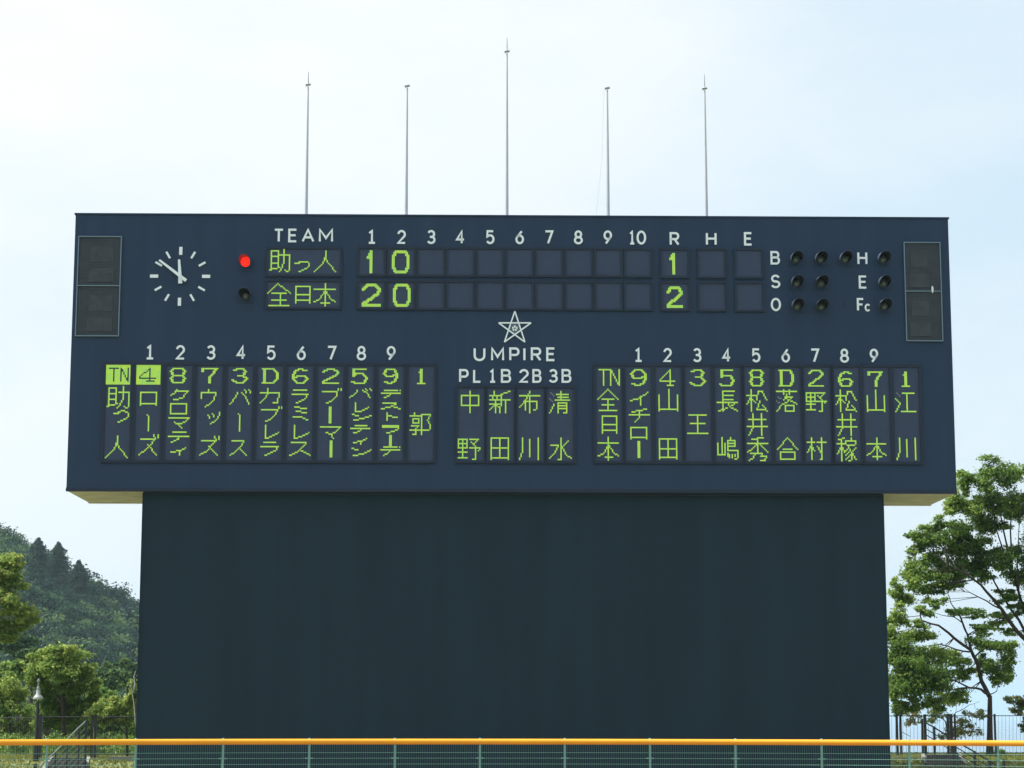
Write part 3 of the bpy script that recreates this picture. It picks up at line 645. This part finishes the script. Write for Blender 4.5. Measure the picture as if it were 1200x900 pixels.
def tree(name, label, cat, base, Y, trunk, limbs, clumps, lm, seed, size=.075, dens=1.0, r0_=.1, group=None, bark=None):
    """trunk/limbs: pixel polylines (px, py, dy[, radius]); clumps: (px, py, rx_px, ry_px, dy, tint)"""
    bark = bark or M_bark
    rnd = random.Random(seed)
    B = at(base[0], base[1], Y); e = empty(name, B); tag(e, label, cat, group)
    allp = []
    def pl(pts): return [at(p[0], p[1], Y+(p[2] if len(p) > 2 else 0)) for p in pts]
    T = pl(trunk); n = len(T)
    mb = MB(); mb.tube([p-B for p in T], [r0_*(1.25 if i == 0 else 1-.35*i/(n-1)) for i in range(n)], 10); mb.build('trunk', bark, e, smooth=True)
    allp += [(p, r0_*.5) for p in T[n//2:]]
    for lb in limbs:
        ra = lb[0]; P = pl(lb[1:]); Q = []
        for a, b in zip(P, P[1:]):
            Q += [a, a.lerp(b, .5)+Vector((rnd.uniform(-1,1), rnd.uniform(-1,1), rnd.uniform(-1,1)))*.03]
        Q.append(P[-1]); m2 = len(Q)
        mb = MB(); mb.tube([p-B for p in Q], [ra*(1-.75*i/(m2-1)) for i in range(m2)], 7)
        o = mb.build('limb', bark, e, smooth=True)
        allp += [(p, ra*(1-.75*i/(m2-1))) for i, p in enumerate(Q)]
    tw = MB(); lv = Leaves(seed); used = {}
    for c in clumps:
        px, py, rx, ry = c[:4]; dy = c[4] if len(c) > 4 else rnd.uniform(-.6, .8); tint = c[5] if len(c) > 5 else .5  # tint also paints sunlit and shaded sides of a crown into leaf colour
        C = at(px, py, Y+dy); k = Y/F; rx, ry = rx*1.1, ry*1.15; rr = (rx*k, max(rx, ry)*k*.9, ry*k)
        area = rx*ry
        lv.clump(C, rr, int(area*dens*4.2)+40, size, sub=max(8, int(area**.5*1.1)), tint=tint)
        for q in range(3):        # looser tufts round the clump
            g_ = rnd.uniform(0, 6.28); C2 = C+Vector((math.cos(g_)*rr[0]*.95, rnd.uniform(-1, 1)*rr[1]*.7, math.sin(g_)*rr[2]*1.15))
            lv.clump(C2, tuple(v*.6 for v in rr), int(area*dens*1.1)+24, size, sub=6, tint=min(1, tint+rnd.uniform(-.1, .2)))
        ni = min(range(len(allp)), key=lambda q: (allp[q][0]-C).length*(1+.3*used.get(q, 0))); used[ni] = used.get(ni, 0)+1; near = allp[ni]
        for _ in range(2):
            tip = C+Vector((rnd.uniform(-1,1)*rr[0], rnd.uniform(-1,1)*rr[1], rnd.uniform(-.6,.8)*rr[2]))*.8
            mid = near[0].lerp(tip, .5)+Vector((rnd.uniform(-.1,.1), rnd.uniform(-.1,.1), rnd.uniform(-.15,.05)))
            rt = min(near[1]*.6, .022)
            tw.tube([near[0]-B, mid-B, tip-B], [rt, rt*.6, .004], 5)
    tag(tw.build('twigs', bark, e), kind='stuff')
    lv.build('crown', lm, e)
    return e

# right: leaning tree with bare trunk
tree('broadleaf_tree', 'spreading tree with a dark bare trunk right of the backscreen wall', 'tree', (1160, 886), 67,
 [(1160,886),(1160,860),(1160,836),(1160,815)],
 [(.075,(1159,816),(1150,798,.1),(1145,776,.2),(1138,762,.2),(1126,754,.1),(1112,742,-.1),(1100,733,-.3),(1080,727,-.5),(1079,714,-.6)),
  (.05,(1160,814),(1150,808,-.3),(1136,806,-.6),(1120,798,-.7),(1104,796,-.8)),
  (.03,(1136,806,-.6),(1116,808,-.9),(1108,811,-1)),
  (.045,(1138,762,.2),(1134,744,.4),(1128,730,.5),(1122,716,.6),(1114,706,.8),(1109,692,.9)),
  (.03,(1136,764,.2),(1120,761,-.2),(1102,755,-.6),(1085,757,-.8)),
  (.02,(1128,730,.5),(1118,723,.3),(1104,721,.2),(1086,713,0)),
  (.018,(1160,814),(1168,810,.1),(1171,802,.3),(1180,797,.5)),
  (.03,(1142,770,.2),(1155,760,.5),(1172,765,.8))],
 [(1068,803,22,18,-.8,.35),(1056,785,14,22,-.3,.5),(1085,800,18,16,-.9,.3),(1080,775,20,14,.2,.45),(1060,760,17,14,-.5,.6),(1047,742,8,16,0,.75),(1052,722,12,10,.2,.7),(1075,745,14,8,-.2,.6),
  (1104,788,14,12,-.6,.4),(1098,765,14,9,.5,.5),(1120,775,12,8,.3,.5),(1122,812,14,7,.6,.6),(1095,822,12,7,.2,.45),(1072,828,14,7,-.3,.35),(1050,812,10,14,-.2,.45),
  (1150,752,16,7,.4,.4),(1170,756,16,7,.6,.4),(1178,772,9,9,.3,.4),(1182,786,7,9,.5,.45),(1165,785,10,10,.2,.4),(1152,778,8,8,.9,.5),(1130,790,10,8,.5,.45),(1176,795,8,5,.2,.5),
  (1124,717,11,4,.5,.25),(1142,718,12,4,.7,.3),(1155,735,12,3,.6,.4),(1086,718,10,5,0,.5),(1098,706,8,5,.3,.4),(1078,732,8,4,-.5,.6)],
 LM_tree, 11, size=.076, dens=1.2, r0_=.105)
# right: tall tree rooted beyond the frame
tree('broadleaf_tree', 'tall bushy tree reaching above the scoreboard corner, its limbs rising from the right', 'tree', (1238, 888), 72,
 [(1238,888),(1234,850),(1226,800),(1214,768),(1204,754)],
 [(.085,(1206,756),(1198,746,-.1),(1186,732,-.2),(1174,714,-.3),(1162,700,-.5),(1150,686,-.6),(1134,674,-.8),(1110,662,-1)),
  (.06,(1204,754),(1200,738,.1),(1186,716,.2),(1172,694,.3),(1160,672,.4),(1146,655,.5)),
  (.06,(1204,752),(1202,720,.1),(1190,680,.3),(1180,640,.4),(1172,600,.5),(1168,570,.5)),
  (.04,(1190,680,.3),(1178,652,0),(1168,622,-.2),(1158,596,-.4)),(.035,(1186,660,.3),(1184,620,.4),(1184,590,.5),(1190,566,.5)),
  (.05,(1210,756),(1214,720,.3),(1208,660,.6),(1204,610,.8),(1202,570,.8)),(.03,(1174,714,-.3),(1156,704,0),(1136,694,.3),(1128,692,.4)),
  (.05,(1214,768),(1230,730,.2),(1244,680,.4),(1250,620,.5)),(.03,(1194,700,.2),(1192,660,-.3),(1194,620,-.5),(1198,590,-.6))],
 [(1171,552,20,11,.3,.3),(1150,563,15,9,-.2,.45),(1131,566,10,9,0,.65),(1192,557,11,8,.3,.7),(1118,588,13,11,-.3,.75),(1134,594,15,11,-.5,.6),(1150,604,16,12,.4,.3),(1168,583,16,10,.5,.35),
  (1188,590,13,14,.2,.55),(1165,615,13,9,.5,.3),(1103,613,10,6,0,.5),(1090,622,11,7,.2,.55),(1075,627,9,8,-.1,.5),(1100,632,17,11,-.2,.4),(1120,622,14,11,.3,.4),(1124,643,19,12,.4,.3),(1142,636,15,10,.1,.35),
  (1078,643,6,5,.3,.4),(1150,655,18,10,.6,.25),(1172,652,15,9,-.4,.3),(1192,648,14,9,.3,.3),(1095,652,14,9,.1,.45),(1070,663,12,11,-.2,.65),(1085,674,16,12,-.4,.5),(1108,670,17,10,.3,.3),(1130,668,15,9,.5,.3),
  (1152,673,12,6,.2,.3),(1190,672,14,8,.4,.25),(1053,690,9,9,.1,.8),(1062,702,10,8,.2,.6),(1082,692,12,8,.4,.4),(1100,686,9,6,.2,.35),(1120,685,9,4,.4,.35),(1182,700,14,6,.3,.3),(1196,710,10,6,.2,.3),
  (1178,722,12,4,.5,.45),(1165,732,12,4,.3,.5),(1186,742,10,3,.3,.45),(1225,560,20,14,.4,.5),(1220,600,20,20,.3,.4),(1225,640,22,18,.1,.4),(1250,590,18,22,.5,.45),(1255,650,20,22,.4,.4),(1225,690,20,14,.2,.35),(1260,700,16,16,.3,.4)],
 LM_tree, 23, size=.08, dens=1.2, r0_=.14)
tree('small_tree', 'thin pale-leaved sapling behind the black fence, left of the bare trunk', 'tree', (1112, 880), 82,
 [(1112,882),(1111,862),(1108,845)], [(.02,(1110,850),(1120,835),(1136,826),(1148,822)),(.02,(1108,846),(1100,834),(1092,826)),(.015,(1111,858),(1122,850),(1134,848))],
 [(1118,822,18,6,0,.5),(1100,838,12,6,0,.45),(1128,846,11,7,0,.5),(1132,860,14,6,.2,.75),(1110,862,8,7,0,.5),(1146,838,8,4,0,.5),(1072,842,10,7,.3,.6),(1058,832,8,6,0,.6)],
 LM_dry, 31, size=.09, dens=.5, r0_=.035)
tree('small_tree', 'leafy branch-tip sapling at the right edge, over the sea', 'tree', (1216, 888), 70,
 [(1216,888),(1214,860),(1208,840)], [(.015,(1208,842),(1200,828),(1188,818)),(.012,(1212,858),(1204,852),(1198,850))],
 [(1190,819,9,4,0,.5),(1194,831,8,4,0,.6),(1206,824,8,6,0,.5),(1199,850,5,4,0,.3),(1215,845,10,9,0,.4)], LM_dry, 33, size=.09, dens=.7, r0_=.03)
tree('shrub', 'small round green bush at the foot of the fence post, right of the bare trunk', 'shrub', (1174, 889), 68.5,
 [(1174,889),(1174,884)], [], [(1174,882,6,5,0,.4),(1169,885,4,3,0,.4)], LM_tree, 35, size=.06, dens=2.2, r0_=.02)

# left side
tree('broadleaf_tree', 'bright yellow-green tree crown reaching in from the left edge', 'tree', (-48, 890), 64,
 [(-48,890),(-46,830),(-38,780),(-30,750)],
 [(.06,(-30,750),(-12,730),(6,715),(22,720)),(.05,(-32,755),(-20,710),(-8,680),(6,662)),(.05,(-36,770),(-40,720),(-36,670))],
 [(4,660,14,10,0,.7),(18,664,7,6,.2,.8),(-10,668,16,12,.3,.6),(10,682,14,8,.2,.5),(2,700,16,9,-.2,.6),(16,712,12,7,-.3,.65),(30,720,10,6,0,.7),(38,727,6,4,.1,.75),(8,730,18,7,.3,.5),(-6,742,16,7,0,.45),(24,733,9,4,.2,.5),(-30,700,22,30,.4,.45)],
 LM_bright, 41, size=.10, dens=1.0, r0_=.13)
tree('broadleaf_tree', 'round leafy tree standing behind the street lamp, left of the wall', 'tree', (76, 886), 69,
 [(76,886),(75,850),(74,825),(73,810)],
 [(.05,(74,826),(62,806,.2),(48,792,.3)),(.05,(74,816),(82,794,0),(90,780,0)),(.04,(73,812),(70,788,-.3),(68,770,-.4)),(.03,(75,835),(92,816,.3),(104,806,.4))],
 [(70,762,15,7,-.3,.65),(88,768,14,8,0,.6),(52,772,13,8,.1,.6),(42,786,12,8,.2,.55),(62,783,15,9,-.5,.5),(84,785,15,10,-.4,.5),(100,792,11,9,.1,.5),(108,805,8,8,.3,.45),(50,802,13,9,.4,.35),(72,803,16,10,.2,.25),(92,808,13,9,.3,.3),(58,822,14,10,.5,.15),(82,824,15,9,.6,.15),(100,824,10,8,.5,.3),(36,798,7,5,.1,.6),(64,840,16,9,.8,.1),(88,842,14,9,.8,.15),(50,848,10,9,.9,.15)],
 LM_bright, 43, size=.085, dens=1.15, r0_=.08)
tree('shrub', 'airy yellow-green shrub with a slim dark trunk against the wall edge', 'shrub', (149, 892), 64,
 [(149,894),(149,868),(148,850)],
 [(.02,(148,852),(140,838),(128,830),(112,832)),(.02,(148,850),(154,832),(157,818)),(.02,(149,862),(136,848),(124,842))],
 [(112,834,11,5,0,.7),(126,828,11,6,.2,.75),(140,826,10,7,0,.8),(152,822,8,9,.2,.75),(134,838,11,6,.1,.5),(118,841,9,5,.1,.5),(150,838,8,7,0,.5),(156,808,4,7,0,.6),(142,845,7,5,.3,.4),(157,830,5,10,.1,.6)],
 LM_bright, 45, size=.085, dens=1.0, r0_=.045)
pb = empty('dead_branch', at(160, 850, 63.4)); tag(pb, 'bleached bare branch rising above the shrub against the wall edge', 'branch')
B = at(160, 850, 63.4); mb = MB()
mb.tube([at(x, y, 63.4)-B for x, y in ((159,850),(157,825),(154,806),(151,802))], [.02,.016,.014,.006], 6)
mb.tube([at(x, y, 63.4)-B for x, y in ((156,812),(158,802),(157,793),(159,786))], [.016,.02,.014,.008], 6)
mb.tube([at(x, y, 63.4)-B for x, y in ((155,809),(153,804),(156,799))], [.012,.016,.006], 6)
mb.build('branch_wood', M_paleb, pb)
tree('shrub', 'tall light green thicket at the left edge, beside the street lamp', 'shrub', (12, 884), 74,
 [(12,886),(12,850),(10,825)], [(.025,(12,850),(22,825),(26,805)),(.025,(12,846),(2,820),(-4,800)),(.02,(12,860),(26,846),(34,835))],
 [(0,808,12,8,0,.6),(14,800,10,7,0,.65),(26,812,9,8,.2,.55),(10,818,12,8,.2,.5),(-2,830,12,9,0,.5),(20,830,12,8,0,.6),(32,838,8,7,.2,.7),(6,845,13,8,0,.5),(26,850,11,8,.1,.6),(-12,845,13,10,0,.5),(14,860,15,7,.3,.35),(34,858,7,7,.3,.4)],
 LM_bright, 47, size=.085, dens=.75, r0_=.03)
def far_tree(px, py, rx, ry, Y, seed, lm, label, tint=.4):
    base = at(px, 850, Y); gz = float(terrain(base.x, Y)); b_px = 835.5+(CZ-gz)/Y*F
    cl = []; rnd = random.Random(seed)
    for k in range(9):
        g = rnd.uniform(0, 6.28); rr = rnd.uniform(.2, .75)
        cl.append((px+math.cos(g)*rx*rr, py+math.sin(g)*ry*rr, rx*.42, ry*.4, rnd.uniform(-rx, rx)*Y/F*.6, tint+rnd.uniform(-.15, .2)))
    tree('background_tree', label, 'tree', (px, b_px), Y, [(px, b_px), (px+1, (b_px+py)/2), (px, py+ry*.3)], [(.07,(px,py+ry*.4),(px-rx*.4,py))], cl, lm, seed, size=.17, dens=1.6, r0_=.14, group='trees between the lawn and the hill')
far_tree(2, 790, 24, 20, 105, 51, LM_bright, 'pale green rounded treetop at the left edge, above the thicket', .4)
far_tree(36, 776, 20, 16, 122, 52, LM_hill, 'dull green treetop peeping over the left shoulder of the round tree', .7)
far_tree(128, 800, 24, 18, 125, 53, LM_hill, 'dark green treetop between the round tree and the wall', .75)
far_tree(150, 786, 18, 15, 140, 54, LM_hill, 'farther dark green treetop touching the wall edge', .6)
far_tree(118, 822, 20, 14, 96, 55, LM_bright, 'low light green treetop behind the airy shrub', .25)
far_tree(20, 755, 22, 14, 150, 56, LM_hill, 'mid green treetop directly below the bright crown at the left edge', .65)
far_tree(55, 838, 26, 14, 92, 57, LM_tree, 'dark low treetop behind the lamp pole and black fence', .25)
far_tree(96, 848, 24, 14, 90, 58, LM_tree, 'dark low treetop behind the top of the left stair railing', .3)
far_tree(140, 856, 22, 12, 88, 59, LM_tree, 'dark low treetop behind the slim shrub trunk', .35)

# undergrowth behind the left fence
ug = Leaves(77); rr_ = random.Random(8)
for k in range(90):
    Yk = rr_.uniform(66, 92); px = rr_.uniform(-60, 158); P_ = at(px, 870, Yk)
    ug.clump((P_.x, Yk, float(terrain(P_.x, Yk))+.25), (.75, .6, .42), 420, .085, sub=14, tint=rr_.uniform(.05, .7))
tag(ug.build('undergrowth', LM_tree), 'low dark green undergrowth below the trees on the left', 'undergrowth', kind='stuff')

# hillside wood
rng = np.random.default_rng(5)
fl = Leaves(7); cnt = 0
for y in np.arange(262, 545, 5.2):
    for x in np.arange(-330, 10, 5.2):
        xx, yy = x+rng.uniform(-2, 2), y+rng.uniform(-2, 2)
        z = float(terrain(xx, yy))
        if z < -22: continue
        px = 600+xx/yy*F
        vis = -60 < px < 200
        if not vis and rng.random() < .55: continue
        r = rng.choice([2.5, 2.9, 3.4, 4.4])*rng.uniform(.85, 1.15); tn = float(np.clip(rng.choice([.0, .15, .3, .5, .9]) + .25*math.sin(xx*.13+1)*math.sin(yy*.06), 0, 1))
        if vis: fl.clump((xx, yy, z+r*.8), (r, r, r*.85), 620, .62, sub=20, tint=tn, tj=.10, sig=.16)
        else: fl.clump((xx, yy, z+r*.95), (r*1.25, r*1.25, r*.9), 130, 1.5, sub=16, tint=tn, tj=.12, sig=.22)
        cnt += 1
tag(fl.build('hillside_woodland', LM_hill), 'dense broadleaf woodland covering the hill behind', 'woodland', kind='stuff')
def conifer(px, ptop, pbot, wpx, Y, seed, label):
    T = at(px, ptop, Y); Bt = at(px, pbot, Y); h = T.z-Bt.z; B = Vector((T.x, Y, Bt.z-2.5))
    e = empty('conifer_tree', B); tag(e, label, 'tree', 'dark conifers on the hill ridge')
    mb = MB(); mb.tube([(0,0,-1), (0,0,h+1.5), (0,0,h+2.3)], [.28,.12,.03], 8); mb.build('trunk', M_bark, e)
    lv = Leaves(seed); k = Y/F
    for i in range(13):
        f = i/12; r = wpx/2*k*(1-(.94*f)**3.2)*1.0
        lv.clump((T.x, Y, B.z+1.2+f*(h+.9)), (r, r, h*.07), 600, .38, sub=16, tint=.42+.1*math.sin(i*2.3), tj=.15, sig=.26)
    lv.build('crown', LM_con, e)
conifer(45.5, 630, 660, 21, 478, 61, 'left and smallest of the three dark conifers on the ridge')
conifer(69, 636, 678, 30, 474, 62, 'middle dark conifer of the three on the ridge, the broadest')
conifer(92.5, 657, 704, 30, 466, 63, 'right dark conifer of the three, standing lowest on the ridge')

# ------------------------------------------------------------------ left: street lamp, fence, stair railing
Y = 60; Bq = at(44, 835, Y); base = Vector((Bq.x, Y, ZG)); e = empty('street_lamp', base); tag(e, 'short black street lamp with a white conical shade, left of the wall', 'street lamp')
def zz(py, Y): return at(44, py, Y).z-ZG
mb = MB(); mb.tube([(0,0,0), (0,0,zz(822, Y))], [.055,.045], 12); mb.build('post', M_black, e)
mb = MB(); mb.lathe([(.09,0),(.09,.5),(.05,.6)], (0,0,0), 12); mb.build('base_cover', M_black, e)
z_ = zz(819.5, Y); mb = MB(); mb.lathe([(.14,z_-.0),(.15,z_+.025),(.11,z_+.09),(.06,z_+.14),(.055,z_+.24),(.045,z_+.28)], (0,0,0), 20); mb.build('shade', M_lampw, e, smooth=True)
mb = MB(); mb.lathe([(.001,z_+.02),(.08,z_+.0),(.09,z_+.06)], (0,0,0), 14); mb.build('lamp_glass', M_lampw, e)
mb = MB(); mb.lathe([(.05,z_+.27),(.055,z_+.30),(.025,z_+.37),(.025,z_+.46),(.045,z_+.50),(.03,z_+.56),(.001,z_+.58)], (0,0,0), 12); mb.build('finial', M_grey, e)

def pxpost(mb, px, py0, py1, Y, wpx, B, M=None):
    a, c = at(px, py0, Y), at(px, py1, Y); wv = wpx*Y/F/2
    mb.box(a.x-wv-B.x, a.x+wv-B.x, Y-wv-B.y, Y+wv-B.y, c.z-B.z, a.z-B.z)
def black_fence(label, Y, posts, rails, pickets=None):
    B = at(posts[0][0], 880, Y); B.z = ZG; e = empty('mesh_fence', B); tag(e, label, 'fence')
    for (px, y0_, y1_, w_) in posts:
        mb = MB(); pxpost(mb, px, y0_, y1_, Y, w_, B); mb.build('post', M_black, e)
    for (x0, y0_, x1_, y1_, r_) in rails:
        mb = MB(); mb.tube([at(x0, y0_, Y+.06)-B, at(x1_, y1_, Y+.06)-B], r_, 6); mb.build('rail', M_black, e)
    if pickets:
        x0, x1_, y0_, y1_, st_ = pickets; mb = MB(); x = x0
        while x < x1_:
            mb.tube([at(x, y0_, Y+.07)-B, at(x, y1_, Y+.07)-B], .0045, 4, cap=False); x += st_
        tag(mb.build('mesh_wires', M_black, e), kind='stuff')
    return e
black_fence('black mesh fence with a pair of posts between lamp and wall', 62.5,
 [(47.5,838,889,5),(108.5,837.5,889,2.6),(112.5,837.5,889,2.6),(163,838,889,2.6)], [(40,840,163,840,.012),(40,884,163,884,.012),(0,841,40,841,.012)], (0, 163, 840, 884, 2.4))
black_fence('black mesh fence with paired posts right of the wall, before the sea', 64.5,
 [(1028,837,886,2.8),(1050.6,837,885,2.6),(1055,837,884.5,2.4),(1080.5,842,895,2.2),(1083.6,837,886,3),(1110.4,836.6,884.5,2.6),(1114.2,836.6,895,3.2),(1118.6,836.6,884.5,2.2),(1165.4,836.6,886,2.2),(1222,837,887,2.2)],
 [(1028,839,1240,838.6,.014),(1028,882.3,1240,882.3,.014),(1055,857,1067,863,.01),(1107,862,1110,852,.01)], (1028, 1240, 839, 882, 4.3))
def railing(label, Y, top, n_bars, gap, posts, mm, r_=.022, rb=.015):
    B = at(top[0][0], 890, Y); B.z = ZG-.3; e = empty('stair_railing', B); tag(e, label, 'railing')
    mb = MB(); mb.tube([at(x, y, Y)-B for x, y in top], r_, 8); mb.build('handrail', mm, e)
    for k in range(1, n_bars+1):
        mb = MB(); mb.tube([at(x, y+gap*k, Y)-B for x, y in (top[0], top[-1])], rb, 6); mb.build('bar', mm, e)
    for (px, y0_, y1_, w_) in posts:
        mb = MB(); pxpost(mb, px, y0_, y1_, Y, w_, B); mb.build('post', M_black, e)
railing('grey stair railing of parallel sloping bars left of the wall', 57.5, [(101,845),(92,853),(66,880),(50,895),(44,903)], 7, 7.2,
 [(101.3,845,905,2.4),(93,854,905,1.6),(79,868,905,1.6),(65,882,910,1.6),(41.5,895,912,3.6)], M_grey)
railing('dark stair railing sloping down to the right beside the bare trunk', 61.0, [(1116,866.5),(1142,881),(1160,892.5),(1168,897)], 3, 6.5,
 [(1117,867,905,2),(1142,880,910,2.4),(1160,891.5,912,3.4),(1176.2,890,912,3.2)], M_black)
railing('short dark stair railing crossing behind the middle fence posts', 63.0, [(1084,846.5),(1094,852),(1109,861.5),(1124,871)], 2, 7,
 [(1094.5,851,905,2.4)], M_black)
# stone steps
def steps(label, Y, x0, x1_, n, first, dpy=4.6):
    B = at((x0+x1_)/2, 890, Y); B.z = ZG-1.2; e = empty('stone_steps', B); tag(e, label, 'steps')
    for k in range(n):
        a = at(x0-k*1.2, first+k*dpy, Y-k*.32); c = at(x1_+k*2.0, first+k*dpy, Y-k*.32)
        mb = MB(); mb.box(a.x-B.x, c.x-B.x, Y-k*.32-B.y, Y-(k-1)*.32-B.y-.002, -.2-.02*k, a.z-B.z); mb.build('step', M_stone, e)
    for s_ in (-1, 1):
        x = x0-3 if s_ < 0 else x1_+3; a = at(x, first, Y)
        mb = MB(); q = a.x-B.x; M4 = None
        V = []
        for (yy, zt2) in ((.35, a.z-B.z+.06), (-n*.32, a.z-B.z-.75)):
            for (dx, z2) in ((-.05, -.35), (.05, -.35), (.05, zt2-.03), (-.05, zt2-.03)): V.append((q+dx+s_*(.0 if yy > 0 else .12), yy, z2))
        mb.add(V, [(0,1,2,3),(4,7,6,5),(0,4,5,1),(1,5,6,2),(2,6,7,3),(3,7,4,0)]); mb.build('side_kerb', M_conc, e)
steps('dark stone steps behind the fence, right of the wall', 62.0, 1087, 1124, 6, 884.5)
steps('dark stone steps under the grey railing, left of the wall', 60.0, 60, 98, 5, 888)
# concrete kerb edges of the lawn
for (xa, xb, py, Y, lb) in ((128, 164, 886.5, 62.0, 'thin concrete kerb along the lawn at the left foot of the wall'), (1046, 1080, 887.2, 62.6, 'thin concrete kerb along the lawn at the right foot of the wall')):
    a, c = at(xa, py, Y), at(xb, py, Y); mb = MB(); mb.box(a.x, c.x, Y-.08, Y+.08, ZG-.1, a.z); tag(mb.build('lawn_kerb', M_conc), lb, 'kerb')
# grass tufts
gl = Leaves(71); g = gl.rng
n = 26000; X_ = np.concatenate([g.uniform(-17, -10.6, n//2), g.uniform(10.7, 18, n//2)]); Y_ = g.uniform(54, 72, n)
P = np.stack([X_, Y_, terrain(X_, Y_)+.03], 1); gl.P.append(P)
N = g.normal(size=(n, 3)); N[:, 2] *= .15; gl.N.append(N/np.linalg.norm(N, axis=1)[:, None]); gl.S.append(g.uniform(.05, .12, n)); gl.T.append(g.uniform(.3, 1, n))
tag(gl.build('lawn_grass', leafmat('grass_blade', (.08,.12,.02), (.15,.19,.04), (.28,.27,.10), .4)), 'short sunlit grass around the scoreboard', 'grass', kind='stuff')

# ------------------------------------------------------------------ air
HZ = MB(); HZ.box(-9500, 9500, -2500, 12500, SEA-60, 118)
hz = HZ.build('haze', bpy.data.materials.new('air_haze')); hz['kind'] = 'stuff'
M = hz.data.materials[0]; M.use_nodes = True; t = M.node_tree; t.nodes.clear()
o_ = t.nodes.new('ShaderNodeOutputMaterial'); v_ = t.nodes.new('ShaderNodeVolumePrincipled')
v_.inputs['Color'].default_value = (.62, .84, 1.0, 1); v_.inputs['Density'].default_value = .00014; v_.inputs['Anisotropy'].default_value = .3
t.links.new(v_.outputs[0], o_.inputs['Volume'])
